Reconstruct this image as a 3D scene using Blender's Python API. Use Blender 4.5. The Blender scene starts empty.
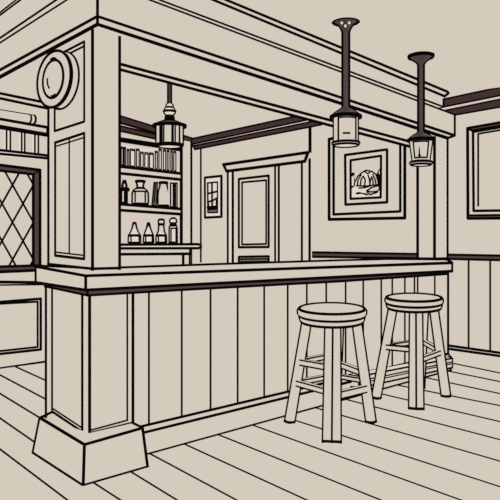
import bpy, math
from mathutils import Vector as V

# ------------------------------------------------------------------ camera
F_PX, YAW, V0, EYE = 670.0, math.radians(43.806), 248.4, 1.226
FW = V((math.cos(YAW), math.sin(YAW), 0)); RT = V((math.sin(YAW), -math.cos(YAW), 0)); UP = V((0, 0, 1))
scene = bpy.context.scene
COL = scene.collection
cam_d = bpy.data.cameras.new('camera'); cam = bpy.data.objects.new('camera', cam_d); COL.objects.link(cam)
cam.location = (0, 0, EYE); cam.rotation_euler = (math.pi/2, 0, YAW - math.pi/2)
cam_d.sensor_width = 36; cam_d.lens = 36*F_PX/500; cam_d.shift_y = (V0-250)/500; cam_d.clip_start = .05
scene.camera = cam
scene.cycles.use_denoising = False; scene.cycles.use_adaptive_sampling = False
scene.view_settings.view_transform = 'Standard'; scene.view_settings.look = 'None'

def ray(u, v): return FW + RT*((u-250)/F_PX) + UP*((V0-v)/F_PX)
EYEP = V((0, 0, EYE))
class Plane:                                     # a vertical plane, normal pointing away from the camera
    def __init__(s, p, q):
        d = V((q[0]-p[0], q[1]-p[1])).normalized(); n = V((-d.y, d.x))
        if n.dot(V((p[0], p[1]))) < 0: n = -n
        s.n = V((n.x, n.y, 0)); s.d = n.dot(V((p[0], p[1])))
    def off(s, k):                               # k > 0: moved towards the camera
        o = Plane.__new__(Plane); o.n = s.n.copy(); o.d = s.d-k; return o
    def at(s, u, v):
        r = ray(u, v); return EYEP + r*(s.d/s.n.dot(r))
    def xz(s, u, z):                             # the point of image column u at height z
        p = s.at(u, V0); return V((p.x, p.y, z))
def PX(x): return Plane((x, 0), (x, 1))
def PY(y): return Plane((0, y), (1, y))
def floor_at(u, v, z=0.0):
    r = ray(u, v); return EYEP + r*((z-EYE)/r.z)
def depth(p): return max(.3, V((p[0], p[1], 0)).dot(FW))
def z_of(v, t): return EYE + (V0-v)*t/F_PX
def at_t(u, t): p = (FW + RT*((u-250)/F_PX))*t; return V((p.x, p.y, 0))

# --------------------------------------------------------------- materials
def lin(c): c /= 255; return c/12.92 if c <= .04045 else ((c+.055)/1.055)**2.4
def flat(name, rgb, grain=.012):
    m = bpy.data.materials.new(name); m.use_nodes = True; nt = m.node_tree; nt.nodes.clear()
    out = nt.nodes.new('ShaderNodeOutputMaterial'); em = nt.nodes.new('ShaderNodeEmission')  # surfaces glow evenly in their own colour, standing in for room light
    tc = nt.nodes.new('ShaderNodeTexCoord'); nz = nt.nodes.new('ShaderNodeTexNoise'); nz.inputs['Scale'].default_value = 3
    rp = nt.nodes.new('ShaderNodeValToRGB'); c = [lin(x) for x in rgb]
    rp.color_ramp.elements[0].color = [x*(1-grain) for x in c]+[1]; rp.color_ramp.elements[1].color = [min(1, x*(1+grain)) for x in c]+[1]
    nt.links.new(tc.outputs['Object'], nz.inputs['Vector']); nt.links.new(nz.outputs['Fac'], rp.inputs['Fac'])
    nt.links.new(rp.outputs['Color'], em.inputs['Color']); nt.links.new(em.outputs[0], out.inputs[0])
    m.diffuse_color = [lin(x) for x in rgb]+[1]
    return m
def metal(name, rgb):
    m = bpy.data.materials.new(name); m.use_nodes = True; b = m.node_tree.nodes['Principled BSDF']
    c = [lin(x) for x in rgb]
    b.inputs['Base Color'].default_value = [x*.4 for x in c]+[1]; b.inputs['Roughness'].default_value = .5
    b.inputs['Emission Color'].default_value = c+[1]; b.inputs['Emission Strength'].default_value = .75  # part of the metal's brightness is a built-in glow
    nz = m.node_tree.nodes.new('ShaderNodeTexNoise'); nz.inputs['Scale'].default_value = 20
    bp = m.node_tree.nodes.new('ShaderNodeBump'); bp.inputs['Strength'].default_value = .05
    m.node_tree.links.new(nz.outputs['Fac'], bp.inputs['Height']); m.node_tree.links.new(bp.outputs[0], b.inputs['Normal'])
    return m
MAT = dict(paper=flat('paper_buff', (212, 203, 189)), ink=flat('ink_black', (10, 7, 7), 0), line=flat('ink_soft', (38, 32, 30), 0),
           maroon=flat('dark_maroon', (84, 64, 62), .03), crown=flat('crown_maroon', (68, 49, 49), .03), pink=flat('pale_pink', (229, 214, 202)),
           rose=flat('dusty_rose', (216, 201, 190)), dark=metal('dark_metal', (62, 50, 50)), greybrown=flat('grey_brown', (120, 106, 100)))  # grey-brown tone of dark book, lamp cap and sketch, plus painted door shading
MK = list(MAT)

# ------------------------------------------------------------ mesh builder
INKW = 1.68
class MB:
    def __init__(s): s.v = []; s.f = []; s.m = []
    def poly(s, pts, mat='paper'):
        i = len(s.v); s.v += [V(p) for p in pts]; s.f.append(tuple(range(i, i+len(pts)))); s.m.append(mat); return s
    def tube(s, a, b, ra, rb, mat='ink', n=8, ext=.4):
        a, b = V(a), V(b); d = b-a
        if d.length < 1e-6: return
        d.normalize(); a = a-d*ra*ext; b = b+d*rb*ext
        x = d.orthogonal().normalized(); y = d.cross(x); i = len(s.v)
        for p, r in ((a, ra), (b, rb)):
            for k in range(n):
                q = 2*math.pi*k/n; s.v.append(p+x*(r*math.cos(q))+y*(r*math.sin(q)))
        for k in range(n):
            j = (k+1) % n; s.f.append((i+k, i+j, i+n+j, i+n+k)); s.m.append(mat)
        s.f.append(tuple(i+k for k in reversed(range(n)))); s.f.append(tuple(i+n+k for k in range(n))); s.m += [mat, mat]
    def stroke(s, pts, w=1.7, closed=False, mat='ink'):
        pts = [V(p) for p in pts]
        if closed: pts = pts+pts[:1]
        for a, b in zip(pts, pts[1:]):
            s.tube(a, b, INKW*w*.5*depth(a)/F_PX, INKW*w*.5*depth(b)/F_PX, mat)
        return s
    def px(s, pl, pts, w=1.7, closed=False, mat='ink'):          # a stroke on a plane, at its place on that plane
        return s.stroke([pl.at(*p) for p in pts], w, closed, mat)
    def prism(s, a, b, mat='paper', w=1.7, ink='all', side=None):      # a, b: matching rings of points
        n = len(a); a = [V(p) for p in a]; b = [V(p) for p in b]; side = side or mat
        s.poly(a, mat); s.poly(list(reversed(b)), side)
        for k in range(n): j = (k+1) % n; s.poly([a[k], b[k], b[j], a[j]], side)
        if ink in ('all', 'front'): s.stroke(a, w, True)
        if ink == 'all':
            s.stroke(b, w, True)
            for k in range(n): s.stroke([a[k], b[k]], w)
        return s
    def slab(s, pl, pts, th, mat='paper', w=1.7, ink='front', side=None):   # a slab standing th proud of plane pl, face outlined in pixels
        f = pl.off(th); a = [f.at(*p) for p in pts]
        return s.prism(a, [p+pl.n*th for p in a], mat, w, ink, side)
    def bar(s, a, b, wa, wb, ref, mat='paper', w=1.5, ends=True, mid=False):   # four-sided bar, one face turned to ref
        a, b = V(a), V(b); d = (b-a).normalized(); r = V(ref); r = (r-d*r.dot(d)).normalized(); x = d.cross(r)
        def ring(p, h): return [p+x*h+r*h, p-x*h+r*h, p-x*h-r*h, p+x*h-r*h]
        A, B = ring(a, wa/2), ring(b, wb/2)
        return s.prism(A, B, mat, w, 'all')
    def lathe(s, c, prof, mat='paper', n=28, w=1.3, rings=(), sil=True, sx=1.0, mats=None, axis=None, cap=True):
        # prof: (radius, z) from bottom to top, around a vertical line through c
        c = V((c[0], c[1], 0)); i0 = len(s.v)
        to = V((-c.x, -c.y, 0)).normalized(); si = V((-to.y, to.x, 0))
        def P(r, z, q): return c + si*(r*math.cos(q)) + to*(r*sx*math.sin(q)) + V((0, 0, z))
        for r, z in prof:
            for k in range(n): s.v.append(P(r, z, 2*math.pi*k/n))
        for l in range(len(prof)-1):
            for k in range(n):
                j = (k+1) % n
                s.f.append((i0+l*n+k, i0+l*n+j, i0+l*n+n+j, i0+l*n+n+k)); s.m.append(mats[l] if mats else mat)
        if cap:
            s.f.append(tuple(i0+k for k in reversed(range(n)))); s.m.append(mats[0] if mats else mat)
            L = len(prof)-1; s.f.append(tuple(i0+L*n+k for k in range(n))); s.m.append(mats[-1] if mats else mat)
        for l in rings: s.stroke([P(prof[l][0], prof[l][1], 2*math.pi*k/32) for k in range(32)], w, True)
        if sil:
            for q in (0, math.pi): s.stroke([P(r, z, q) for r, z in prof], w)
        s.P = P; return s
    def build(s, name, parent=None, **tags):
        me = bpy.data.meshes.new(name); org = V((0, 0, 0))
        if parent is not None:
            p = parent
            while p is not None: org += p.location; p = p.parent
        else:
            lo = V((min(p.x for p in s.v), min(p.y for p in s.v), min(p.z for p in s.v))); hi = V((max(p.x for p in s.v), max(p.y for p in s.v), 0))
            org = V(((lo.x+hi.x)/2, (lo.y+hi.y)/2, lo.z))
        me.from_pydata([p-org for p in s.v], [], s.f)
        used = [m for m in MK if m in s.m]
        for m in used: me.materials.append(MAT[m])
        me.polygons.foreach_set('material_index', [used.index(m) for m in s.m]); me.update()
        o = bpy.data.objects.new(name, me); COL.objects.link(o)
        if parent is None: o.location = org
        o.parent = parent
        for k, x in tags.items(): o[k] = x
        return o
def thing(name, loc, label, cat, group=None):
    o = bpy.data.objects.new(name, None); COL.objects.link(o); o.location = loc; o.empty_display_size = .1
    o['label'] = label; o['category'] = cat
    if group: o['group'] = group
    return o
def holder(name, loc, label, cat):
    o = bpy.data.objects.new(name, None); COL.objects.link(o); o.location = loc; o.empty_display_size = .1
    o['kind'] = 'structure'; o['label'] = label; o['category'] = cat; return o
def S(label, cat): return dict(kind='structure', label=label, category=cat)
def T(label, cat, group=None):
    d = dict(label=label, category=cat)
    if group: d['group'] = group
    return d

# ------------------------------------------------------------- the setting
CEIL = 3.004
LW = PY(6.57)                                          # wall with the leaded window
BW = Plane((7.15, 7.93), (5.29, 7.50))                 # wall with the shelves
FC = BW.at(191.5, V0)                                  # far corner
DW = Plane((FC.x, FC.y), (6.88, 5.40))                 # wall with the door
JG = DW.at(310, V0)                                    # its near end
RW = Plane((JG.x+.05, JG.y), (7.30, 3.20))                 # right wall with the pictures

m = MB(); m.poly([(-6, -1.5, 0), (9.5, -1.5, 0), (9.5, 9, 0), (-6, 9, 0)])
boards = [(16, 367.2, 46.4, 381), (0, 375.2, 46.4, 399.8), (0, 393.8, 39.4, 417.8), (0, 418.4, 34.6, 442.4), (0, 449.4, 67, 500),
          (92.8, 482.4, 120, 500), (130.6, 471.8, 176.5, 500), (146, 451.8, 236, 500), (181.6, 443, 306, 500), (216, 434, 380, 500),
          (250, 424.4, 460, 500), (295, 420.6, 500, 487), (315, 408, 500, 461.5), (347, 400, 500, 440), (374, 392.5, 500, 422),
          (384, 382.8, 500, 406), (423, 377.4, 500, 394), (448, 371.4, 500, 382), (452.4, 363.6, 500, 373.4)]
for i, (a, b, c, d) in enumerate(boards):
    p, q = floor_at(a, b), floor_at(c, d); e = q-p
    p2 = p-e*(.6 if (i < 5 and i > 0) else .0); q2 = q+e*(.0 if i < 4 else 1.2)
    m.stroke([p2, q2], 1.3)
m.build('floor', **S('pale plank floor with diagonal board joints', 'floor'))
MB().poly([(-6, -1.5, CEIL), (-6, 9, CEIL), (9.5, 9, CEIL), (9.5, -1.5, CEIL)]).build('ceiling', **S('plain flat ceiling', 'ceiling'))

# left wall with wainscot
X0, X1 = -5.5, 4.4
m = MB(); m.prism([(X0, 6.57, 0), (X1, 6.57, 0), (X1, 6.57, CEIL), (X0, 6.57, CEIL)], [(X0, 6.75, 0), (X1, 6.75, 0), (X1, 6.75, CEIL), (X0, 6.75, CEIL)], ink='none')
m.px(LW, [(-70, 379), (0, 368.7), (50, 361.4)], 1.8)
m.px(LW, [(-70, 281), (0, 282), (48, 282.6)], 1.8); m.px(LW, [(-70, 285.6), (0, 285), (48, 284.5)], 1)
m.px(LW, [(-60, 306.8), (40.7, 298.7), (40.7, 349.5), (-60, 360.5)], 1.6); m.px(LW, [(-60, 307), (37.6, 301.7), (37.6, 347), (-60, 357.5)], 1.3)
m.build('wall_left', **S('left wall with panelled wainscot below the leaded window', 'wall'))
m = MB(); m.slab(LW, [(-70, 79), (50, 103.5), (50, 108.9), (-70, 83.5)], .04); m.build('trim_1', **S('plain moulding high on the left wall', 'moulding'))

# leaded window
r = holder('window_1', LW.xz(0, 1.0), 'leaded diamond lattice window in a maroon frame', 'window')
m = MB(); OUT = [(-70, 156.3), (40, 170), (40, 270.2), (-70, 275)]; INN = [(-64, 163.6), (33.4, 174.3), (33.4, 265.6), (-64, 268.5)]
pf = LW.off(.05)
for k in range(4):
    j = (k+1) % 4; m.slab(LW, [OUT[k], OUT[j], INN[j], INN[k]], .05, 'maroon', 1.0, 'front')
m.px(pf, OUT, 1.8, True); m.px(pf, INN, 1.6, True); m.build('window_frame', r)
m = MB(); pl = LW.off(.015); m.poly([pl.at(*p) for p in INN]); pane = m.build('window_pane', r)
m = MB(); pl = LW.off(.02)
def clipline(x0, y0, sl):
    pts = []
    for k in range(400):
        x = -64+k*.25
        if x > 33.4: break
        y = y0+sl*(x-x0); top = 174.3-(33.4-x)*.11; bot = 265.6+(33.4-x)*.03
        if top <= y <= bot: pts.append((x, y))
    return (pts[0], pts[-1]) if len(pts) > 3 else None
for k in range(-12, 13):
    for sl in (1.78, -1.78):
        g = clipline(12.5+21*k, 222.3, sl)
        if g: m.px(pl, g, 1.25)
m.build('lattice', r)

# spindle rail on the left wall and the roll on it
r = thing('spindle_rail', LW.off(.1).xz(5, 2.1), 'spindle gallery rail fixed to the left wall above the leaded window', 'rail')
MB().slab(LW, [(-70, 106.6), (47.6, 127.4), (47.6, 134.3), (-70, 114)], .16, 'paper', 1.8).px(LW.off(.16), [(-70, 117), (47.6, 136.2)], 1).build('top_rail', r)
MB().slab(LW, [(-70, 142.3), (48, 155.5), (48, 158.3), (-70, 147.2)], .16, 'pink', 1.6).build('bottom_rail', r)
for a, b in ((-8.3, -5.2), (6.6, 10.3), (21.7, 24.7), (34.9, 38.3)):
    f = lambda u: 126.5+u*.17; g = lambda u: 150+u*.11
    if a > 0: MB().slab(LW.off(.06), [(a, f(a)), (b, f(b)), (b, g(b)), (a, g(a))], .06, 'pink', 1.1, 'front').build('baluster', r)
c0 = LW.off(.10).at(-70, 103.2); c1 = LW.off(.10).at(33.8, 119.6)
m = MB(); R = 3.9*depth(c1)/F_PX; d = (c1-c0).normalized(); x = V((d.y, -d.x, 0)).normalized()
if x.dot(c1) > 0: x = -x
y = d.cross(x); ring = lambda p: [p+x*(R*math.cos(q*math.pi/10))+y*(R*math.sin(q*math.pi/10)) for q in range(20)]
A, B = ring(c0), ring(c1); m.prism(A, B, 'paper', 1, 'none'); m.poly(list(B), 'pink'); m.stroke(B, 1.4, True)
B2 = ring(c1-d*.05); m.stroke(B2, 1.2, True); tp = max(range(20), key=lambda k: B[k].z); m.stroke([A[tp], B[tp]], 1.3)
m.build('roll', None, **T('rolled pale cylinder lying on top of the spindle rail', 'roll')).name = 'rolled_blind'

# back wall, door wall, right wall
def wall(name, p, q, th, lab):
    n = V((q[1]-p[1], p[0]-q[0], 0)).normalized()
    if n.dot(V((p[0], p[1], 0))) < 0: n = -n
    a = [V((p[0], p[1], 0)), V((q[0], q[1], 0)), V((q[0], q[1], CEIL)), V((p[0], p[1], CEIL))]
    m = MB(); m.prism(a, [k+n*th for k in a], ink='none'); return m
m = wall('b', (4.4, 7.294), (FC.x, FC.y), .15, ''); m.prism([(4.4, 6.75, 0), (4.4, 7.294, 0), (4.4, 7.294, CEIL), (4.4, 6.75, CEIL)], [(4.25, 6.75, 0), (4.25, 7.4, 0), (4.25, 7.4, CEIL), (4.25, 6.75, CEIL)], ink='none')
m.stroke([(FC.x, FC.y, .0), (FC.x, FC.y, 2.9)], 1.5)
m.build('wall_back', **S('back wall behind the bottle shelves', 'wall'))
m = wall('d', (FC.x, FC.y), (JG.x, JG.y), .17, ''); m.stroke([(JG.x, JG.y, 0), (JG.x, JG.y, CEIL)], 1.9); m.px(DW, [(201, 147), (201, 262)], 1.3)
m.build('wall_far', **S('far wall with the panelled door', 'wall'))
e_ = RW.at(640, V0); m = wall('r', (JG.x+.05, JG.y), (e_.x, e_.y), .15, '')
for u in (468.6, 490.2, 514, 540): m.px(RW.off(.002), [(u, 259.5), (u, 345.5+(u-448)*.14)], 1.25, mat='line')
m.build('wall_right', **S('right wall with boarded wainscot below the framed pictures', 'wall'))
# crowns
m = MB()
m.slab(BW, [(90, 106.4), (191.5, 138), (191.5, 143), (90, 114.1)], .06, 'crown', 1.1); m.slab(BW, [(90, 118.9), (191.5, 142.5), (191.5, 147), (90, 124.3)], .03, 'crown', 1.1)
m.build('trim_2', **S('maroon crown moulding above the bottle shelves', 'crown moulding'))
m = MB()
m.slab(DW, [(191.5, 138.8), (316, 111.8), (318, 117.6), (192, 144.2)], .05, 'crown', 1.1); m.slab(DW, [(192.2, 144.2), (318, 117.6), (319, 120), (192.5, 146)], .04, 'pink', 1)
m.slab(DW, [(193, 146), (319, 120), (321, 124.8), (195, 149.4)], .03, 'crown', 1.1)
m.build('trim_3', **S('maroon crown moulding above the panelled door', 'crown moulding'))
m = MB()
m.slab(RW, [(400, 108.6), (560, 74.2), (560, 83.3), (400, 115.7)], .06, 'crown', 1.1); m.slab(RW, [(400, 115.7), (560, 83.3), (560, 87), (400, 119.6)], .05, 'paper', 1)
m.slab(RW, [(400, 119.6), (560, 87), (560, 96.5), (400, 124.6)], .04, 'crown', 1.1)
m.build('trim_4', **S('maroon crown moulding on the right wall', 'crown moulding'))
MB().slab(RW, [(312, 252.3), (417, 254), (500, 255.6), (560, 256.8), (560, 262), (500, 260.2), (417, 258.2), (312, 256.8)], .03, 'maroon', 1.4).build('trim_5', **S('maroon chair rail along the right wall', 'chair rail'))
MB().slab(RW, [(420, 341.6), (500, 352.8), (560, 361.4), (560, 364.6), (500, 356), (420, 344.8)], .03, 'paper', 1.6).build('baseboard_right', **S('low pale baseboard of the right wall', 'baseboard'))

# door
r = holder('door_1', DW.xz(255, 0), 'panelled door with a flared head cornice', 'door')
zb = 340
m = MB(); m.slab(DW, [(228, 170.5), (232.8, 170), (232.8, zb), (228, zb)], .07, 'pink', 1.5); m.slab(DW, [(275.3, 164), (278.8, 163.4), (278.8, zb), (275.3, zb)], .07, 'pink', 1.4)
m.slab(DW, [(302, 160.5), (309.6, 159.3), (309.6, zb), (302, zb)], .05, 'paper', 1.5); m.build('door_frame', r)
m = MB(); f = DW.off(.12); m.slab(DW, [(223.6, 164.6), (308, 152.4), (304.8, 161.3), (226.8, 171.2)], .12, 'paper', 1.9); m.build('cornice', r)
m = MB(); m.slab(DW, [(232.8, 169.5), (275.3, 163.6), (275.3, zb), (232.8, zb)], .03, 'paper', 1); f = DW.off(.032)
m.px(f, [(239, 179), (268.8, 175.6), (268.8, 247), (239, 247.3)], 1.5, True); m.px(f, [(242.2, 182.4), (266.3, 180.2), (266.3, 244), (242.2, 244.5)], 1.2, True)
m.px(f, [(239, 300), (239, 256.9), (268.8, 256.3), (268.8, 300)], 1.5, True); m.px(f, [(240, 259.2), (268.6, 258.7)], 1.1)
q = DW.off(.034); m.poly([q.at(*p) for p in ((240, 259.2), (268, 258.7), (268, 261.4), (240, 261.9))], 'greybrown'); m.px(f, [(240, 262), (268.6, 261.5)], 1.1)  # dark strip: shading painted along the head of the lower panel
m.build('door_leaf', r)
MB().slab(DW, [(278.8, 163.2), (302, 160.2), (302, zb), (278.8, zb)], .03, 'paper', 1).build('side_panel', r)

# ------------------------------------------------------------- bar counter
YB, XB, YC, XC = 3.231, 2.064, 3.104, None
PB, PL_ = PY(YB), PX(XB); PC = PY(YC)
cc = PC.at(85.7, 275.8); XC = cc.x; PCL = PX(XC)
bar = thing('bar_counter', (4.0, 3.4, 0), 'long boarded bar counter with maroon trim, corner pilaster and overhanging top', 'bar counter')
xe = PB.xz(447.7, 0).x
m = MB(); xs = PB.xz(132.8, 0).x
m.prism([(xs, YB, 0), (xe, YB, 0), (xe, YB, 1.02), (xs, YB, 1.02)], [(xs, YB+.4, 0), (xe, YB+.4, 0), (xe, YB+.4, 1.02), (xs, YB+.4, 1.02)], ink='none')
m.stroke([(xe, YB, 0), (xe, YB, 1.02)], 1.9)
for u in (148.8, 181.6, 210.4, 237.5, 264, 287.5, 306.6, 326, 345.4, 363, 381, 392, 404.6, 414.2, 417.4, 434.5):
    p = PB.xz(u, .15); m.stroke([p, (p.x, YB, 1.0)], 1.35)
m.build('front_panel', bar)
# pilaster at the corner, chamfered
f2 = PB.off(.02); l2 = PL_
a0 = l2.at(46.3, 300); a1 = l2.at(82.6, 300); a2 = f2.at(89.6, 300); a3 = f2.at(132.8, 300)
ring = [V((a0.x, a0.y, 0)), V((a1.x, a1.y, 0)), V((a2.x, a2.y, 0)), V((a3.x, a3.y, 0)), V((a3.x, a3.y+.35, 0)), V((a0.x+.3, a0.y, 0))]
up = V((0, 0, 1))
m = MB(); m.prism([p+up*.05 for p in ring], [p+up*1.0 for p in ring], ink='none')
for k in range(4): m.stroke([ring[k]+up*(.18 if k else .2), ring[k]+up*1.0], 1.9)
m.px(l2, [(52.4, 289), (52.4, 411.5), (82.6, 431.8)], 1.6); m.px(l2, [(53.6, 409), (82.4, 428)], 1.1); m.px(l2, [(46.5, 414.5), (52.4, 412)], 1.5)
m.px(f2, [(127.2, 293), (127.2, 420.5)], 1.2); m.px(f2, [(90, 430.4), (127.2, 420.3)], 1.1); m.px(f2, [(89.6, 433.4), (132.8, 423)], 1.8)
m.build('corner_pilaster', bar)
# plinth
zt = .205
b0, b1, b2 = floor_at(33, 453), floor_at(83.2, 485.6), floor_at(147.5, 467); b3 = b0+b2-b1
t0, t1, t2 = floor_at(40, 417.8, zt), floor_at(84.4, 444.6, zt), floor_at(142.4, 428, zt); t3 = t0+t2-t1
m = MB(); m.prism([b0, b1, b2, b3], [t0, t1, t2, t3], w=1.9, ink='all')
u0, u2 = l2.at(47.5, 414.5), f2.at(132.8, 423)
m.stroke([t0, u0], 1.7); m.stroke([t2, u2], 1.7)
m.build('plinth', bar)
# skirting
m = MB(); xk = PB.off(.03).xz(142, 0).x; ys = YB-.03
m.prism([(xk, ys, 0), (xe, ys, 0), (xe, ys, .135), (xk, ys, .135)], [(xk, YB, 0), (xe, YB, 0), (xe, YB, .165), (xk, YB, .165)], w=1.7, ink='all'); m.build('skirting', bar)
# maroon strip below the overhang
fm, lm = PY(3.17), PX(2.01)
c_f = fm.at(87.5, 295.4); lm = PX(c_f.x)
fr = [fm.at(u, v) for u, v in ((87.5, 295.4), (115, 293.8), (190, 289.4), (340, 281.3), (447.5, 273.9))]
m = MB(); top = [V((p.x, p.y, 1.03)) for p in fr]
for k in range(4): m.prism([fr[k], fr[k+1], top[k+1], top[k]], [p+V((0, .06, 0)) for p in (fr[k], fr[k+1], top[k+1], top[k])], 'maroon', 1.5, 'none')
m.stroke(fr, 1.5)
e = lm.at(45, 286.3); a = [c_f, e, V((e.x, e.y, 1.05)), V((c_f.x, c_f.y, 1.03))]
m.prism(a, [p+V((.05, 0, 0)) for p in a], 'maroon', 1.5, 'none'); m.stroke([c_f, e, V((e.x, e.y, 1.05))], 1.5); m.stroke([c_f, V((c_f.x, c_f.y, 1.03))], 1.5)
m.build('maroon_strip', bar)
# top: slab with deep fascia
zc, zb_ = cc.z, PC.at(85.7, 290).z
re_t, re_b = PC.at(451.8, 262.9), PC.at(451.4, 271.2); le_t, le_b = PCL.at(36, 266.6), PCL.at(36.3, 282.5)
PK = PY(4.1); k0, k1 = PK.at(74, 269.6), PK.at(420, 259.2)
ringt = [cc, re_t, V((6.47, 3.36, 1.1)), V((6.47, 4.1, k1.z)), k1, PK.at(340, 261.2), PK.at(215, 265.2), PK.at(120, 268.6), k0, le_t]
ringb = [V((p.x, p.y, 0)) for p in ringt]
for p in ringb: p.z = 1.0
ringb[0].z = zb_; ringb[1] = V((re_t.x, re_t.y, re_b.z)); ringb[-1].z = le_b.z
cen = sum(ringt, V((0, 0, 0)))/len(ringt); cenb = sum(ringb, V((0, 0, 0)))/len(ringb)
cen.z = 1.082
m = MB(); n = len(ringt)
f1 = ringt[0].lerp(ringt[1], .13); cap_ = [f1]+ringt[1:9]
for k in range(len(cap_)): m.poly([cap_[k], cap_[(k+1) % len(cap_)], cen])
m.poly([cc, f1, le_t]); m.poly([f1, ringt[8], le_t])
for k in range(n):
    j = (k+1) % n; m.poly([ringb[j], ringb[k], cenb]); m.poly([ringt[k], ringb[k], ringb[j], ringt[j]])
LIFT = V((0, 0, .007)); m.stroke(ringt[:2], 1.8); m.stroke([p+LIFT for p in ringt[1:5]], 1.5); m.stroke([p+LIFT for p in ringt[4:]], 1.6); m.stroke([ringt[0], ringt[-1]], 1.8); m.stroke([ringt[-1], ringb[-1], ringb[0], ringb[1], ringt[1]], 1.8); m.stroke([ringt[0], ringb[0]], 1.8)
m.build('counter_top', bar)
# foot rail
fr_ = PY(3.12); m = MB()
A0, A1, C0, C1 = fr_.at(359, 376.5), fr_.at(452.3, 358.3), fr_.at(359, 388), fr_.at(452.3, 367.6)
dy = V((0, .1, 0)); m.prism([C0, C1, A1, A0], [q+dy for q in (C0, C1, A1, A0)], 'paper', 1.15, 'all')
M0, M1 = fr_.at(359, 381.2), fr_.at(452.3, 362); M2, M3 = fr_.at(359, 383.4), fr_.at(452.3, 363.6)
m.stroke([M0, M1], .9); m.stroke([M2, M3], .9); q = fr_.off(.003); m.poly([q.at(*z) for z in ((359, 383.4), (452.3, 363.6), (452.3, 362), (359, 381.2))], 'pink')
m.poly([p+V((0, 0, .004)) for p in (A0, A1, A1+dy, A0+dy)], 'pink')
m.build('foot_rail', bar)

# ------------------------------------------------------------- overhead canopy
YP = 3.30; PP = PY(YP); pc = PP.xz(92.5, 0); PPL = PX(pc.x); xr = PP.xz(119.5, 0).x; yl = PPL.xz(48.75, 0).y
can = thing('bar_canopy', (4.0, 3.5, 1.09), 'heavy overhead canopy with stepped cornice carried on two posts above the bar', 'canopy')
zt0 = 1.102; ztl = PPL.at(48.75, 265.7).z+.002
m = MB(); zf, zl = PP.at(92.5, 27.5).z, PPL.at(48.75, 53).z
zf += .05; zl += .05; pa, pb_ = [(pc.x, YP, zt0), (xr, YP, zt0), (xr, yl, ztl), (pc.x, yl, ztl)], [(pc.x, YP, zf), (xr, YP, zf), (xr, yl, zl), (pc.x, yl, zl)]
m.prism(pa, pb_, ink='none'); m.stroke([V(p)+V((-.006, -.006, .008)) for p in pa], 1.7, True)
for k in (0, 1, 3): m.stroke([pa[k], pb_[k]], 1.9)
m.px(PPL, [(55, 60), (55, 107), (55, 131), (84.5, 121.5), (84.5, 41.5)], 1.6); m.px(PPL, [(84.5, 41.5), (55, 56.8)], 1.5); m.px(PPL, [(84.5, 46), (55, 61)], 1.3)
m.px(PPL, [(55.5, 142.5), (84.5, 133), (84.5, 259), (55.5, 255.6)], 1.7, True); m.px(PPL, [(57, 146), (84, 137.5)], 1); m.px(PPL, [(69.5, 138.5), (69.5, 254)], 1.2); m.px(PPL, [(56, 252.2), (84, 255.4)], 1)
m.build('pier', can)
qa, qb = PP.xz(434.5, 0), PP.xz(447.2, 0); yq = PX(qa.x).xz(417.7, 0).y; zq = 1.121
m = MB(); m.prism([(qa.x, YP, zq), (qb.x, YP, zq), (qb.x, yq, zq), (qa.x, yq, zq)], [(qa.x, YP, 2.46), (qb.x, YP, 2.46), (qb.x, yq, 2.46), (qa.x, yq, 2.46)], w=1.8); m.build('post', can)
# beam pieces: each is a run along the bar plus a return to the left
def lerp(l, u): return l[1]+(l[3]-l[1])*(u-l[0])/(l[2]-l[0])
Lb = (226.3, 0, 447, 91.6); La = (213.6, 0, 444, 96); Lc = (160, 0, 442.8, 106.6); Ld = (150, 0, 454.4, 114.6)
Le = (97.5, 16.3, 454.4, 135.4); Lf = (97.5, 24.3, 447.2, 138); Lg = (120, 63, 408, 140.3); Lh = (120, 69.5, 410, 146.6)
lb = (0, 16, 22, 0); la = (0, 20, 29.5, 0); lc = (0, 39.5, 60, 0); ld = (0, 43, 67, 0); le = (0, 70, 97.5, 16.3); lf = (0, 77, 97.5, 24.3)
UL = -75
Y1 = PY(3.19); X1p = PX(Y1.xz(97.5, 0).x); Y2 = PY(3.31); X2p = PX(X1p.d+.05); Y3 = PY(3.245); X3p = PX(X1p.d-.015)
def corner(py, px_, z): return V((px_.d, py.d, z))
def frontz(pl, line, u): return pl.at(u, lerp(line, u))
def zcorner(pl, line, x):        # height of a line, carried along its plane to x
    p, q = frontz(pl, line, line[0]), frontz(pl, line, line[2]); return p.z+(q.z-p.z)*(x-p.x)/(q.x-p.x)
def zleft(pl, line, y):
    p, q = frontz(pl, line, line[0]), frontz(pl, line, line[2]); return p.z+(q.z-p.z)*(y-p.y)/(q.y-p.y)
def edge_pts(py, pxl, Lfront, Lleft, uend):
    e = frontz(py, Lfront, uend); zc_ = zcorner(py, Lfront, pxl.d); c = V((pxl.d, py.d, zc_)); g = frontz(pxl, Lleft, UL)
    return [g, c, e]
eb, ea, ec, ed = edge_pts(Y3, X3p, Lb, lb, 447), edge_pts(Y3, X3p, La, la, 444.6), edge_pts(Y2, X2p, Lc, lc, 443.2), edge_pts(Y1, X1p, Ld, ld, 454.4)
ee, ef = edge_pts(Y1, X1p, Le, le, 454.4), edge_pts(PY(3.215), PX(X1p.d*3.215/3.19), Lf, lf, 447.2)
ea2 = [V((X2p.d, p.y if k == 0 else Y2.d, p.z)) if k < 2 else V((ec[2].x, Y2.d, p.z)) for k, p in enumerate(ea)]
def strip(m, A, B, mat='paper'):
    for k in range(2): m.poly([A[k], A[k+1], B[k+1], B[k]], mat)
YBK, ZB = 3.82, None
def backed(A, dx=.20, yb=YBK): return [V((A[0].x+dx, A[0].y, A[0].z)), V((A[1].x+dx, yb, A[1].z)), V((A[2].x, yb, A[2].z))]
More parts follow.
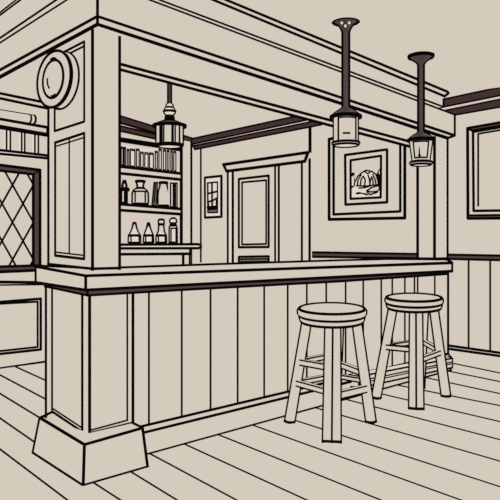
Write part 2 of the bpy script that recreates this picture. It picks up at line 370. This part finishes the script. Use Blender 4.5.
m = MB(); strip(m, ed, ee); strip(m, ee, ef); m.stroke(ed, 1.2); m.stroke(ee, 1.8); m.stroke(ef, 2.2); m.stroke([ed[1], ee[1], ef[1]], 1.8); m.stroke([ed[2], ee[2], ef[2]], 1.8)
gk = PY(YBK); eg = [gk.at(100, lerp(Lg, 100)), gk.at(410.5, lerp(Lg, 410.5))]; eh = [gk.at(100, lerp(Lh, 100)), gk.at(410.5, lerp(Lh, 410.5))]
m.poly([ef[1], ef[2], eg[1], eg[0]])                                       # underside of the front run
m.poly([eg[0], eg[1], eh[1], eh[0]]); m.stroke([p+V((0, -.01, -.01)) for p in eg], 1.9); m.stroke(eh, 1.8)   # rear lip
bk = V((0, .025, 0)); m.poly([eh[0], eh[1], eh[1]+bk, eh[0]+bk]); m.poly([eh[0]+bk, eh[1]+bk, V((eh[1].x, YBK+.025, 2.8)), V((eh[0].x, YBK+.025, 2.8))])
m.poly([ef[0], ef[1], ef[1]+V((.17, .3, 0)), ef[0]+V((.17, 0, 0))])           # underside of the return
m.poly([ef[0]+V((.17, 0, 0)), ef[1]+V((.17, .3, 0)), V((ef[1].x+.17, ef[1].y+.3, 2.8)), V((ef[0].x+.17, ef[0].y, 2.8))])
tb = backed(ed); m.poly([ed[0], ed[1], tb[1], tb[0]]); m.poly([ed[1], ed[2], tb[2], tb[1]])
m.poly([ed[2], ee[2], ef[2], eg[1], eh[1], eh[1]+bk, V((eh[1].x, YBK+.025, ed[2].z))])
m.build('beam', can)
m = MB(); strip(m, ea2, ec); m.stroke(ec, 1.2); m.stroke([ea2[2], ec[2]], 1.8); m.stroke([ea2[1], ec[1]], 1.5)
m.poly([ea2[2], ec[2], V((ec[2].x, YBK, ec[2].z)), V((ec[2].x, YBK, ea2[2].z))])
m.build('frieze', can)
m = MB(); strip(m, eb, ea); strip(m, ea, ea2); m.stroke(eb[1:], 1.7); m.stroke(ea[1:], 1.6); m.stroke(eb[:2], 1.1); m.stroke(ea[:2], 1.1)
nb, na = eb[2], ea[2]; nose = Y3.at(448.3, 93.2); m.poly([nb, nose, na]); m.stroke([nb, nose, na], 1.7)
tb = backed(eb); m.poly([eb[0], eb[1], tb[1], tb[0]]); m.poly([eb[1], eb[2], tb[2], tb[1]]); m.poly([eb[2], na, V((na.x, YBK, na.z)), V((nb.x, YBK, nb.z))])
m.build('cornice', can)

# clock on the pier
cb = PPL.at(62, 80.9); D = .056
clk = thing('wall_clock', (cb.x, cb.y, cb.z), 'round thick-rimmed blank clock hung on the left face of the pier', 'clock')
def disc(x, ry, rz, n=40): return [V((x, cb.y+ry*math.cos(2*math.pi*k/n), cb.z+rz*math.sin(2*math.pi*k/n))) for k in range(n)]
RY, RZ = .192, .167
m = MB(); a, b, c = disc(cb.x-D, RY, RZ), disc(cb.x-.001, RY, RZ), disc(cb.x-D*.55, RY*1.0, RZ*1.0)
m.prism(a, b, ink='none'); m.stroke(a, 1.7, True); m.stroke(b, 1.7, True); m.stroke(disc(cb.x-D*.8, RY, RZ), .9, True);
for s_ in (1, -1):
    y0 = cb.y
    d0, d1 = V((cb.x-D, cb.y+s_*0, cb.z+s_*RZ)), V((cb.x, cb.y, cb.z+s_*RZ)); m.stroke([d0, d1], 1.5)
m.build('rim', clk)
m = MB(); x = cb.x-D-.004; a = disc(x, .117, .112); m.prism(a, disc(x+.004, .117, .112), ink='none'); m.stroke(a, 1.6, True)
arc = lambda r1, r2, q0, q1: [V((x-.002, cb.y+r1*math.cos(q0+(q1-q0)*k/8), cb.z+r2*math.sin(q0+(q1-q0)*k/8))) for k in range(9)]
# the far side of the dial (larger y) is on the left in the photograph
m.stroke(arc(.062, .062, math.radians(-50), math.radians(12)), 1.1); m.stroke(arc(.085, .125, math.radians(75), math.radians(125)), 1.2); m.stroke(arc(.08, .1, math.radians(250), math.radians(280)), 1.0)
m.build('dial', clk)

# ------------------------------------------------------------- pendant lamps
def prof_px(t, pts): return [(w*t/F_PX, z_of(v, t)) for w, v in pts]
lampgroup = 'hanging lamps around the bar'
# front left
Yp = 3.10; t = Yp/(FW.y+RT.y*((345.8-250)/F_PX)); c = at_t(345.8, t)
L = thing('pendant_lamp', (c.x, c.y, z_of(144, t)), 'larger straight-sided lantern on a thick rod, left of the tapered lantern', 'pendant lamp', lampgroup)
p = prof_px(t, [(3.4, 31.5), (4.6, 28.5), (7, 25), (12.6, 21.8), (13.6, 20.2)]); p.append((13*t/F_PX, CEIL-.001))
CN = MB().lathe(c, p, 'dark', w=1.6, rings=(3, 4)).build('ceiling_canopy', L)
m = MB(); 
for du, dv in ((-4, 25.6), (3.4, 25.6), (-.4, 28.6)):
    q = at_t(345.8+du, t-.06); rr = 1.7*t/F_PX; z = z_of(dv, t)
    m.lathe(q, [(rr*.3, z-rr), (rr*.9, z-rr*.4), (rr*.9, z+rr*.4), (rr*.3, z+rr)], 'rose', n=12, w=.7)
m.build('rosette', CN)
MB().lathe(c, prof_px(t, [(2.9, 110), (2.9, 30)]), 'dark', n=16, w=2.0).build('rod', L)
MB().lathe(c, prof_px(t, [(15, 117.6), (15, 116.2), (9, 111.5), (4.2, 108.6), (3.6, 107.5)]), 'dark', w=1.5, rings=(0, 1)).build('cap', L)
m = MB().lathe(c, prof_px(t, [(11.8, 142.5), (11.8, 117)]), 'paper', w=1.6, rings=(0, 1))
zz0, zz1 = z_of(141.8, t), z_of(118.2, t); r_ = 11.85*t/F_PX
for q in (math.acos(-7.2/11.8), math.acos(9.6/11.8)): m.stroke([m.P(r_, zz0, q), m.P(r_, zz1, q)], 1.2)
m.stroke([m.P(r_, zz1-.008, math.acos(-7.2/11.8)+(math.acos(9.6/11.8)-math.acos(-7.2/11.8))*k/6) for k in range(7)], 1.0)
m.stroke([m.P(r_, z_of(135, t), math.radians(q)) for q in (102, 90, 78, 71)], 1.2); m.build('lantern_body', L)
MB().lathe(c, prof_px(t, [(12.2, 145), (13.2, 143.8), (13.2, 142.6), (12, 141.4)]), 'pink', w=1.5, rings=(0, 2)).build('base', L)
# front right
Yp = 3.12; t = Yp/(FW.y+RT.y*((421-250)/F_PX)); c = at_t(421, t)
L = thing('pendant_lamp', (c.x, c.y, z_of(164, t)), 'smaller tapered lantern with candle, on a thick rod near the right end of the canopy', 'pendant lamp', lampgroup)
p = prof_px(t, [(2.8, 64.5), (4.4, 62), (8, 59.5), (11.8, 57.2), (12.2, 56)]); p.append((11.6*t/F_PX, CEIL-.001))
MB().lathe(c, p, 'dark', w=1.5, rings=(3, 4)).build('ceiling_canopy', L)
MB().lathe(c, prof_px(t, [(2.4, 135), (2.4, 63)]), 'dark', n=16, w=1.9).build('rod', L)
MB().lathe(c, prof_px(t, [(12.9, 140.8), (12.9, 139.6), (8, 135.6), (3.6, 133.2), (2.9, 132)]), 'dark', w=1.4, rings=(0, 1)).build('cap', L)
m = MB().lathe(c, prof_px(t, [(8, 161.5), (10.9, 140.8)]), 'paper', w=1.5, rings=(0, 1))
r0, r1 = 8.4*t/F_PX, 10.6*t/F_PX
for x0 in (-.7, .68): m.stroke([m.P(r0, z_of(158.5, t), math.acos(x0)), m.P(r1, z_of(142.8, t), math.acos(x0))], 1.1)
m.stroke([m.P(r0, z_of(158.4, t), math.acos(-.7+1.38*k/6)) for k in range(7)], 1.1); m.stroke([m.P(r1, z_of(142.8, t), math.acos(-.7+1.38*k/6)) for k in range(7)], 1.0)
m.stroke([m.P(r0*1.03, z_of(157.5, t), math.pi/2+.18), m.P(r0*1.1, z_of(147, t), math.pi/2+.18)], .9); m.stroke([m.P(r0*1.03, z_of(156.8, t), math.pi/2+.28), m.P(r0*1.04, z_of(155, t), math.pi/2+.18), m.P(r0*1.03, z_of(156.8, t), math.pi/2+.05)], .9)
m.build('lantern_body', L)
MB().lathe(c, prof_px(t, [(9.6, 164.6), (10.5, 163.4), (10.5, 162.2), (9, 161.3)]), 'pink', w=1.4, rings=(0, 2)).build('base', L)
# behind the beam
t = 5.55; c = at_t(169.6, t)
L = thing('pendant_lamp', (c.x, c.y, z_of(146, t)), 'ribbed cylinder lamp with wide cap on a thin stem, hanging before the shelves', 'pendant lamp', lampgroup)
pr = prof_px(t, [(1.4, 105), (1.4, 80)]); pr.append((1.4*t/F_PX, CEIL-.001))
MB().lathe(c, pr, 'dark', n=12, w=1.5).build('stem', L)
MB().lathe(c, prof_px(t, [(3.2, 115), (4.6, 113.5), (5.6, 111.5), (4.4, 109.2), (3, 107.6), (3.2, 106), (2.6, 104.4), (1.6, 103.8)]), 'pink', w=1.5, rings=(2, 4)).build('knob', L)
MB().lathe(c, prof_px(t, [(15.8, 126.8), (16.2, 125.4), (10.5, 122.8), (4.4, 120.4), (3.4, 115)]), 'dark', w=1.4, rings=(0, 1), mats=['ink', 'greybrown', 'ink', 'ink']).build('cap', L)
m = MB().lathe(c, prof_px(t, [(12.9, 145), (12.9, 126)]), 'paper', w=1.8, rings=(0,))
for x0, w_ in ((-.72, 1), (-.6, 1.6), (-.44, 1), (.22, 1.6), (.42, 1), (.74, 1.2)): m.stroke([m.P(13*t/F_PX, z_of(144.8, t), math.acos(x0)), m.P(13*t/F_PX, z_of(126.6, t), math.acos(x0))], w_)
m.build('lantern_body', L)
MB().lathe(c, prof_px(t, [(11.5, 146.2), (12.8, 145.2), (12.8, 144.2)]), 'pink', w=1.3, rings=(0, 1)).build('base', L)

# ------------------------------------------------------------- shelves and back counter
FS = BW.off(.30); IT = BW.off(.16)
def sh(l, u): return lerp(l, u)
tops = (120.6, 140.8, 181.4, 150.2); s1t = (120.6, 166.6, 181.4, 173.6); s1b = (120.6, 173.4, 181.4, 179.6); s2t = (120.6, 204.2, 181.4, 209); s2b = (120.6, 210.2, 181.4, 214.2)
UA, UZ = 95, 181.3
unit = thing('shelving_unit', BW.off(.15).xz(150, 1.26), 'open wall shelving above the back counter holding books and bottles', 'shelves')
m = MB(); q = BW.off(.02)
for (l0, l1, mt) in ((tops, s1t, 'pink'), (s1t, s2t, 'paper'), (s2t, (120.6, 246, 181.4, 246), 'rose')):
    if mt == 'rose': l1 = (120.6, 243.4, 181.4, 243.4)
    a = [q.at(UA, sh(l0, UA)-3), q.at(UZ+4, sh(l0, UZ)-3), q.at(UZ+4, sh(l1, UZ)+0), q.at(UA, sh(l1, UA)+0)]
    m.prism(a, [p+BW.n*.02 for p in a], mt, ink='none')
m.build('back_panel', unit)
def board(l0, l1): return MB().prism([FS.at(UA, sh(l0, UA)), FS.at(UZ, sh(l0, UZ)), FS.at(UZ, sh(l1, UZ)), FS.at(UA, sh(l1, UA))], [p+BW.n*.28 for p in (FS.at(UA, sh(l0, UA)), FS.at(UZ, sh(l0, UZ)), FS.at(UZ, sh(l1, UZ)), FS.at(UA, sh(l1, UA)))], w=1.8, ink='front')
board((120.6, 138.6, 181.4, 148), tops).build('top_board', unit); board(s1t, s1b).build('shelf', unit); board(s2t, s2b).build('shelf', unit)
a = [FS.at(181.3, 140), FS.at(191, 142), FS.xz(191, 1.308), FS.xz(181.3, 1.308)]; m = MB(); m.prism(a, [p+BW.n*.29 for p in a], ink='none'); m.stroke([a[0], a[3]], 1.9); m.stroke([a[1], a[2]], 1.7); m.build('side_panel', unit)
CF = BW.off(.50)
bc = thing('back_counter', BW.off(.25).xz(150, 0), 'plain back counter with thin projecting top under the bottle shelves', 'counter')
def cbox(pl, x0, x1, y0, y1, th, mat='paper', ink='front', w=1.6):
    a = [pl.at(x0, y0), pl.at(x1, y0), pl.at(x1, y1), pl.at(x0, y1)]; return MB().prism(a, [p+BW.n*th for p in a], mat, w, ink)
a = [CF.at(*p) for p in ((100, 244.8), (197, 244.2), (200.5, 244.8), (200.8, 247.4), (198, 248.2), (100, 248.4))]
MB().prism(a, [p+BW.n*.49 for p in a], 'pink', 1.6, 'front').build('counter_top', bc)
CA = BW.off(.46)
a = [CA.at(*p) for p in ((100, 248.2), (189.8, 248), (189.8, 253.8), (100, 254.4))]; MB().prism(a, [p+BW.n*.04 for p in a], w=1.7, ink='front').build('apron', bc)
a = [CA.at(183.2, 253.8), CA.at(189.4, 253.8), CA.xz(189.4, 0), CA.xz(183.2, 0)]; MB().prism(a, [p+BW.n*.06 for p in a], w=1.6, ink='front').build('leg', bc)
a = [CA.at(104, 253.8), CA.at(110, 253.8), CA.xz(110, 0), CA.xz(104, 0)]; MB().prism(a, [p+BW.n*.06 for p in a], w=1.6, ink='front').build('leg', bc)

# books on the top shelf
B = [(27, 46, 82, 'pink'), (48, 64, 84, 'pink'), (70, 88, 98, 'pink'), (92, 130, 96, 'pink'), (135, 161, 96, 'paper'), (165, 190, 118, 'pink'), (195, 225, 122, 'pink'),
     (229, 262, 124, 'pink'), (270, 291, 112, 'paper'), (296, 319, 94, 'pink'), (327, 350, 95, 'pink'), (355, 374, 97, 'pink'), (381, 398, 99, 'pink'), (402, 423, 101, 'pink')]
names = ['slim pale book standing at the left end of the top shelf against the pier', 'second slim book from the pier on the top shelf', 'third book from the pier on the top shelf, slightly shorter',
         'broad pale book on the top shelf, fourth from the pier', 'buff book on the top shelf, right of the broad pale book', 'short book on the top shelf, first of the low trio',
         'short book on the top shelf, middle of the low trio', 'short broad book on the top shelf, last of the low trio', 'buff book on the top shelf at the left edge of the hanging lamp',
         'tall book on the top shelf under the left side of the hanging lamp', 'tall book on the top shelf, fourth from its right end', 'tall book on the top shelf, third from its right end',
         'tall slim book on the top shelf, second from its right end', 'tall book at the right end of the top shelf']
for (x0, x1, yt, mt), lab in zip(B, names):
    ua, ub = 117+x0/7.14, 117+x1/7.14; vt = max(135+yt/7.14, sh(tops, ua)+1.9); pl = FS.off(-.03)
    vb0, vb1 = sh(s1t, ua)-1.4, sh(s1t, ub)-1.4; sl = .115*(ub-ua)
    bk_ = thing('book', pl.at((ua+ub)/2, (vb0+vb1)/2), lab, 'book', 'books on the top shelf')
    a = [pl.at(ua, vb0), pl.at(ub, vb1), pl.at(ub, vt+sl), pl.at(ua, vt)]
    m = MB().prism(a, [p+BW.n*.17 for p in a], mt, 1.1, 'none'); f = pl.off(.002); i_ = .45; m.px(f, [(ua+i_, vb0-i_), (ub-i_, vb1-i_), (ub-i_, vt+sl+i_), (ua+i_, vt+i_)], .8, True); cv = m.build('cover', bk_)
    m = MB(); f = pl.off(.003); k = vt+1.8; m.px(f, [(ua+.5, k), (ub-.5, k+sl)], .7); m.build('spine_band', cv)

# things on the middle shelf
def plane_t(pl, u): return depth(pl.at(u, V0))
def vessel(u, pts, mat='paper', mats=None, rings=(), w=1.3, pl=None, sx=1.0, n=20):
    pl = pl or IT; t = plane_t(pl, u); return MB().lathe(at_t(u, t), prof_px(t, pts), mat, n, w, rings, True, sx, mats), at_t(u, t), t
def mid(x): return 117+x/7.14
def midv(y): return 170+y/7.14
g2 = 'objects on the middle shelf'
def base_z(l, u, pl): return pl.at(u, sh(l, u)).z
u = mid(53); vb = sh(s2t, u)-1.4
m_, c, t = vessel(u, [(2.3, vb), (2.3, midv(148)), (3.9, midv(145)), (3.9, midv(134)), (1.2, midv(128))], 'pink', rings=(0, 2, 3), w=1.5)
o = thing('candlestick', (c.x, c.y, z_of(vb, t)), 'small candlestick with pointed candle at the left end of the middle shelf', 'candlestick')
m_.stroke([m_.P(2.2*t/F_PX, z_of(vb, t), 1.25), m_.P(2.2*t/F_PX, z_of(midv(150), t), 1.25)], 1.8); m_.build('holder', o)
m_, c, t = vessel(u, [(1.2, midv(130)), (1.6, midv(112)), (.9, midv(90)), (.3, midv(76))], 'paper', w=1.9); m_.build('candle', o)
u = mid(166); vb = sh(s2t, u)-1.4
m_, c, t = vessel(u, [(6.8, vb), (7.4, midv(228)), (7.2, midv(165)), (6, midv(148)), (2.9, midv(132)), (2.3, midv(112)), (3.1, midv(90)), (3.8, midv(82)), (3.8, midv(78))], 'paper', rings=(0, 4, 7), w=1.9, mats=['paper']*4+['pink']*4)
o = thing('decanter', (c.x, c.y, z_of(vb, t)), 'squat round decanter with flared neck on the middle shelf', 'decanter')
P = m_.P; k = t/F_PX; m_.stroke([P(7.3*k, z_of(vb-2, t), 2.3), P(7.2*k, z_of(midv(165), t), 2.3)], 1.1); m_.stroke([P(7.3*k, z_of(vb-2, t), .85), P(7.3*k, z_of(midv(165), t), .85)], 1.1)
m_.stroke([P(6.7*k, z_of(midv(156), t), math.pi*(.15+.7*j/8)) for j in range(9)], 1.1); m_.build('glass_body', o)
pl = FS.off(-.03)
def leanbook(pts, lab, mt, stripes=(), group=g2):
    a = [pl.at(mid(x), midv(y)) for x, y in pts]; lowest = min(a, key=lambda p: p.z)
    o = thing('book', lowest, lab, 'book'); cv = MB().prism(a, [p+BW.n*.045 for p in a], mt, .95, 'front', 'paper').build('cover', o)
    m = MB(); f = pl.off(.003)
    for s_ in stripes: m.px(f, [(mid(x), midv(y)) for x, y in s_], .9)
    if stripes: m.build('spine_band', cv)
z2 = lambda x: (sh(s2t, mid(x))-170-1.4)*7.14
leanbook([(265, 90), (288, 90), (278, z2(278)), (250, z2(250))], 'dark slanted book between decanter and carafe on the middle shelf', 'greybrown', [[(276, 95), (264, 238)]])
u = mid(332); vb = sh(s2t, u)-1.4
m_, c, t = vessel(u, [(4.9, vb), (4.9, midv(180)), (4.4, midv(150)), (3, midv(115)), (2.9, midv(98)), (3.4, midv(92))], 'paper', rings=(0, 5), w=1.9)
o = thing('carafe', (c.x, c.y, z_of(vb, t)), 'pale carafe with narrow neck, right of the dark slanted book', 'carafe'); m_.build('glass_body', o)
leanbook([(383, 94), (400, 94), (400, z2(400)), (383, z2(383))], 'pale slim book right beside the carafe on the middle shelf', 'pink', [])
leanbook([(408, 94), (428, 94), (428, z2(428)), (408, z2(408))], 'pale book at the right end of the middle shelf', 'pink', [[(418, 97), (418, z2(418)-2)]])
# bottles on the back counter
bx_ = lambda x: 117+x/5.556
by_ = lambda y: 210+y/5.556
zb0 = 242.7
def bottle(x, pts, lab, mats, rings, lab_h):
    u = bx_(x); pl2 = BW.off(.40)
    m_, c, t = vessel(u, [(w_, v_) for w_, v_ in pts], mats=mats, rings=rings+(len(pts)-1,), w=1.6, pl=pl2)
    o = thing('bottle', (c.x, c.y, z_of(pts[0][1], t)), lab, 'bottle', 'bottles on the back counter'); bb_ = m_.build('bottle_body', o)
    w0 = pts[1][0]*1.03; k = t/F_PX; m = MB()
    n = 8; q0, q1 = math.radians(40), math.radians(125); A = [m_.P(w0*k, z_of(lab_h[1], t), q0+(q1-q0)*j/n) for j in range(n+1)]; Bq = [m_.P(w0*k, z_of(lab_h[0], t), q0+(q1-q0)*j/n) for j in range(n+1)]
    for j in range(n): m.poly([A[j], A[j+1], Bq[j+1], Bq[j]], 'pink')
    m.stroke([A[0]]+Bq+[A[-1]], 1.0); m.build('bottle_label', bb_)
    return o, c, t
bottle(97, [(5, zb0), (5.6, zb0-1), (5.4, by_(142)), (3.4, by_(125)), (1.7, by_(100)), (1.0, by_(76)), (.6, by_(72))], 'broad-bodied bottle, leftmost in the row on the back counter', ['pink']*6, (0, 2), (by_(144), zb0-.6))
bottle(175, [(4.2, zb0), (4.5, zb0-1), (4.2, by_(142)), (3, by_(125)), (1.3, by_(97)), (.5, by_(76)), (.3, by_(74))], 'sharply tapering bottle, second from left on the back counter', ['pink']*6, (0, 2), (by_(144), zb0-.6))
bottle(246, [(4.4, zb0), (4.7, zb0-1), (4.5, by_(142)), (2.6, by_(122)), (2, by_(88)), (2.3, by_(80)), (2.4, by_(58)), (1.6, by_(54))], 'long-necked capped bottle, third from left on the back counter', ['pink']*3+['paper']*4, (0, 2, 5), (by_(144), zb0-.6))
bottle(312, [(3.3, zb0), (3.5, zb0-1), (3.4, by_(100)), (2.6, by_(86)), (1.8, by_(80)), (1.9, by_(74)), (2.9, by_(66)), (2.7, by_(54)), (1, by_(47))], 'straight slim bottle with ball stopper, rightmost on the back counter', ['pink']*8, (0, 3, 5), (by_(102), zb0-.6))

# ------------------------------------------------------------- pictures
def frame(pl, OUTp, INp, th, mt, name_l, cat='picture', w0=1.9, w1=1.6):
    r = thing('framed_picture', pl.at((OUTp[0][0]+OUTp[1][0])/2, OUTp[2][1]), name_l, cat, 'pictures on the walls')
    m = MB(); f = pl.off(th)
    for k in range(4):
        j = (k+1) % 4; m.slab(pl, [OUTp[k], OUTp[j], INp[j], INp[k]], th, mt, .8, 'none')
    m.px(f, OUTp, w0, True); m.px(f, INp, w1, True); m.build('frame', r); return r
# landscape
O = [(329.2, 139.2), (404.8, 120), (404.8, 218), (329.2, 219.4)]; I = [(333.6, 141.5), (400.3, 121), (400.3, 211.4), (333.6, 214.4)]
r = frame(RW, O, I, .05, 'paper', 'wide framed landscape of a dome tent with a deep mat, between the lanterns')
m = MB(); f = RW.off(.02); m.poly([f.at(*p) for p in I]); f = RW.off(.022)
m.px(f, [(345.2, 155), (387.1, 149.5), (387.1, 202.3), (345.6, 204.6)], 1.6, True); m.build('mat', r)
a_ = lambda pts: [(330+x/7.143, 140+y/7.143) for x, y in pts]
m = MB(); f = RW.off(.024); ART = [(350.7, 160.3), (381.1, 155.8), (380.7, 197.4), (350.7, 198.8)]
m.poly([f.at(*p) for p in ART]); m.px(f, ART, 1.5, True)
def paint(k, pts, mat): g = RW.off(.025+k*.0015); m.poly([g.at(*p) for p in a_(pts)], mat)
paint(0, [(148, 345), (365, 325), (362, 410), (148, 420)], 'pink')
paint(1, [(148, 245), (160, 232), (178, 236), (170, 262), (182, 300), (176, 330), (148, 350)], 'ink')
paint(1, [(330, 250), (345, 215), (365, 192), (365, 330), (340, 330)], 'ink')
paint(2, [(178, 300), (196, 262), (225, 235), (258, 216), (300, 226), (328, 246), (340, 285), (346, 318), (250, 328), (190, 326)], 'pink')
paint(3, [(155, 262), (166, 255), (172, 290), (168, 325), (156, 328)], 'pink'); paint(3, [(348, 225), (362, 205), (360, 240), (350, 246)], 'paper')
paint(3, [(216, 326), (222, 280), (238, 258), (252, 285), (248, 326)], 'paper')
paint(3, [(200, 340), (262, 333), (300, 332), (330, 325), (250, 345), (205, 350)], 'ink'); paint(4, [(262, 362), (300, 338), (345, 325), (356, 345), (340, 366), (295, 372)], 'paper')
paint(3, [(180, 378), (205, 370), (235, 378), (262, 380), (285, 396), (262, 396), (225, 385), (190, 390)], 'ink')
g = RW.off(.033)
for pts in ([(178, 300), (196, 262), (225, 235), (258, 216), (300, 226), (328, 246), (340, 285), (346, 318)], [(196, 326), (200, 285), (222, 248)], [(216, 326), (222, 280), (238, 258), (252, 285), (248, 326)],
            [(285, 322), (282, 285), (272, 250)], [(308, 322), (306, 285), (298, 262), (288, 290), (285, 322)], [(328, 318), (322, 280), (305, 245)], [(248, 225), (268, 240), (285, 232)], [(262, 362), (300, 338), (345, 325), (356, 345), (340, 366), (295, 372), (262, 362)], [(190, 326), (250, 330), (346, 318)], [(265, 372), (290, 390), (340, 372)]):
    m.px(g, a_(pts), .95)
m.build('print', r)
# blank picture at the right edge
O = [(467.6, 128.4), (560, 112), (560, 217.5), (468, 218.4)]; I = [(473, 131.9), (554, 118), (554, 209.8), (473.6, 210.9)]
r = frame(RW, O, I, .05, 'paper', 'large blank framed picture with maroon edges, cut by the right edge of the view')
m = MB(); m.slab(RW.off(.05), [O[0], O[1], (560, 115.5), (472, 130.6)], .01, 'maroon', 1.3); m.build('maroon_edge', r); m = MB(); m.slab(RW.off(.05), [O[3], O[2], (560, 214.2), (468, 215.4)], .01, 'maroon', 1.3); m.build('maroon_edge', r)
m = MB(); f = RW.off(.02); m.poly([f.at(*p) for p in I]); m.px(RW.off(.022), [(478.2, 206), (478.2, 133.8), (550, 121.6)], 1.2); m.build('mat', r)
# small picture beside the door
O = [(205.1, 177.6), (221.4, 175.9), (221.4, 216.8), (205.2, 217.6)]; I = [(207.7, 183), (217.6, 182), (217.6, 212.4), (207.9, 212.6)]
r = frame(DW, O, I, .03, 'pink', 'small narrow framed sketch of a window, left of the door', w0=1.5, w1=1.0)
m = MB(); f = DW.off(.014); m.poly([f.at(*p) for p in I], 'pink'); f = DW.off(.017)
m.px(f, [(212.1, 182.6), (212.3, 207)], 1.3); m.px(f, [(207.8, 193.6), (217.5, 191.4)], 1.2); m.px(f, [(207.8, 202), (213, 200.4), (217.5, 197.6)], 1.2)
m.poly([f.at(*p) for p in ((207.9, 207.8), (217.5, 206.6), (217.5, 212), (208, 211.6))], 'greybrown'); f = DW.off(.02)
m.px(f, [(207.9, 207.6), (217.4, 206.6)], 1.6); m.px(f, [(216.8, 199.5), (216.9, 207)], 1.5); m.px(f, [(208.4, 203.5), (208.6, 209)], 1.2); m.px(f, [(209, 209.4), (216.5, 208.8)], 1.2); m.build('print', r)

# ------------------------------------------------------------- stools
def round_leg(a, b, ra, rb, mid):
    m = MB(); d = (b-a).normalized(); to = V((-b.x, -b.y, EYE-.4)); to = (to-d*to.dot(d)).normalized(); si = d.cross(to); n = 18
    ring = lambda p, r: [p+si*(r*math.cos(2*math.pi*k/n))+to*(r*math.sin(2*math.pi*k/n)) for k in range(n)]
    A, B = ring(a, ra), [V((p.x, p.y, max(p.z, .004))) for p in ring(b, rb)]
    m.prism(A, B, ink='none')
    for k in (0, n//2): m.stroke([A[k], B[k]], 1.7)
    m.stroke([p+V((0, 0, .008)) for p in B], 1.7, True)
    if mid: m.stroke([a+to*ra, b+to*rb], 1.2)
    return m
def stool(label, uc, t, seat, legs, rails):
    """seat: rows (half width px, v) bottom->top; legs: dict name -> (top u, v, t), (foot u, v), widths px; rails between legs"""
    c = at_t(uc, t); root = thing('bar_stool', (c.x, c.y, 0), label, 'stool', 'bar stools at the counter')
    to = V((-c.x, -c.y, 0)).normalized(); si = V((-to.y, to.x, 0)); SX, TILT = 1.3, .042
    rows = [(w*t/F_PX, z_of(v, t)) for w, v in seat]
    m = MB().lathe(c, rows, 'paper', 40, 1.8, (), False, SX)
    for i in range(len(m.v)): m.v[i].z -= TILT*(m.v[i]-c).dot(to)
    def P(r, z, q): p = m.P(r, z, q); p.z -= TILT*(p-c).dot(to); return p
    for l in (0, 2, 5): m.stroke([P(rows[l][0], rows[l][1], 2*math.pi*k/48) for k in range(48)], 1.8, True)
    for q in (0, math.pi): m.stroke([P(r, z, q) for r, z in rows], 2.0)
    m.build('seat', root)
    pts = {}
    for nme, (tu, tv, tt, fu, fv, w0, w1, diag) in legs.items():
        tp = at_t(tu, tt); tp.z = z_of(tv, tt); ft = floor_at(fu, fv); pts[nme] = (tp, ft)
        wt, wf = w0*tt/F_PX, w1*depth(ft)/F_PX
        round_leg(tp, ft+V((0, 0, .004)), wt/2, wf/2, diag).build('leg', root)
    for (na_, za, nb_, zb2, h) in rails:
        def on(nm, z): a, b = pts[nm]; k = (a.z-z)/(a.z-b.z); return a+(b-a)*k
        a, b = on(na_, za), on(nb_, zb2); d = (b-a); a = a+d*.035; b = b-d*.035; hw = V((0, 0, h/2)); s_ = V((-d.y, d.x, 0)).normalized()*.016
        if s_.dot(a) > 0: s_ = -s_
        m = MB(); A = [a-hw+s_, b-hw+s_, b+hw+s_, a+hw+s_]; Bk = [a-hw-s_, b-hw-s_, b+hw-s_, a+hw-s_]
        m.prism(A, Bk, 'paper', 1.0, 'all'); m.poly([A[3]+V((0, 0, .003)), A[2]+V((0, 0, .003)), Bk[2]+V((0, 0, .003)), Bk[3]+V((0, 0, .003))], 'pink'); m.build('stretcher', root)
    return root
stool('nearer round-topped wooden bar stool, standing left of its twin before the boarded counter', 331.8, 4.62,
      [(30.6, 321), (31.6, 318.6), (32.2, 315.2), (33.5, 313.4), (33.7, 310.8), (32.4, 308.5)],
      dict(left=(306.8, 321, 4.66, 289.6, 423, 8.4, 9.4, False), right=(356.6, 321, 4.66, 371, 423, 8.4, 9.4, False),
           rear=(338.6, 322, 4.84, 335, 407, 9.0, 9.6, False), front=(332.8, 322, 4.42, 331.8, 443.4, 14.6, 17.6, True)),
      [('left', .432, 'front', .452, .036), ('left', .435, 'rear', .44, .03), ('rear', .37, 'right', .352, .036), ('rear', .265, 'right', .30, .028),
       ('left', .285, 'front', .30, .034), ('left', .285, 'rear', .27, .03), ('front', .277, 'right', .245, .044)])
stool('farther round-topped wooden bar stool, standing near the right end of the counter', 413.9, 5.40,
      [(25.4, 307.6), (26.2, 305.8), (26.6, 303), (27.4, 301.6), (27.6, 299.6), (26.6, 297.6)],
      dict(left=(392.8, 308.4, 5.44, 376, 399, 7.4, 8.4, False), right=(433.8, 308.4, 5.44, 446, 397, 7.4, 8.2, False),
           rear=(424, 309, 5.62, 420, 388.5, 7.6, 8.0, False), front=(416, 309, 5.2, 416.3, 409.8, 11.6, 13.8, True)),
      [('left', .425, 'front', .445, .036), ('left', .43, 'rear', .435, .03), ('rear', .435, 'right', .385, .034), ('front', .36, 'right', .375, .034)])

# ------------------------------------------------------------- light
w = bpy.data.worlds.new('world'); scene.world = w; w.use_nodes = True
bg = w.node_tree.nodes['Background']; bg.inputs['Color'].default_value = [lin(x) for x in (212, 203, 189)]+[1]; bg.inputs['Strength'].default_value = 1
ld_ = bpy.data.lights.new('added_metal_light', 'AREA'); lo = bpy.data.objects.new('added_metal_light', ld_); COL.objects.link(lo)  # unseen area lamp added to bring highlights to the dark pendant metal
ld_.energy = 120; ld_.size = 2.5; lo.location = (.5, .3, 2.9); lo.rotation_euler = (math.radians(30), 0, math.radians(-45))
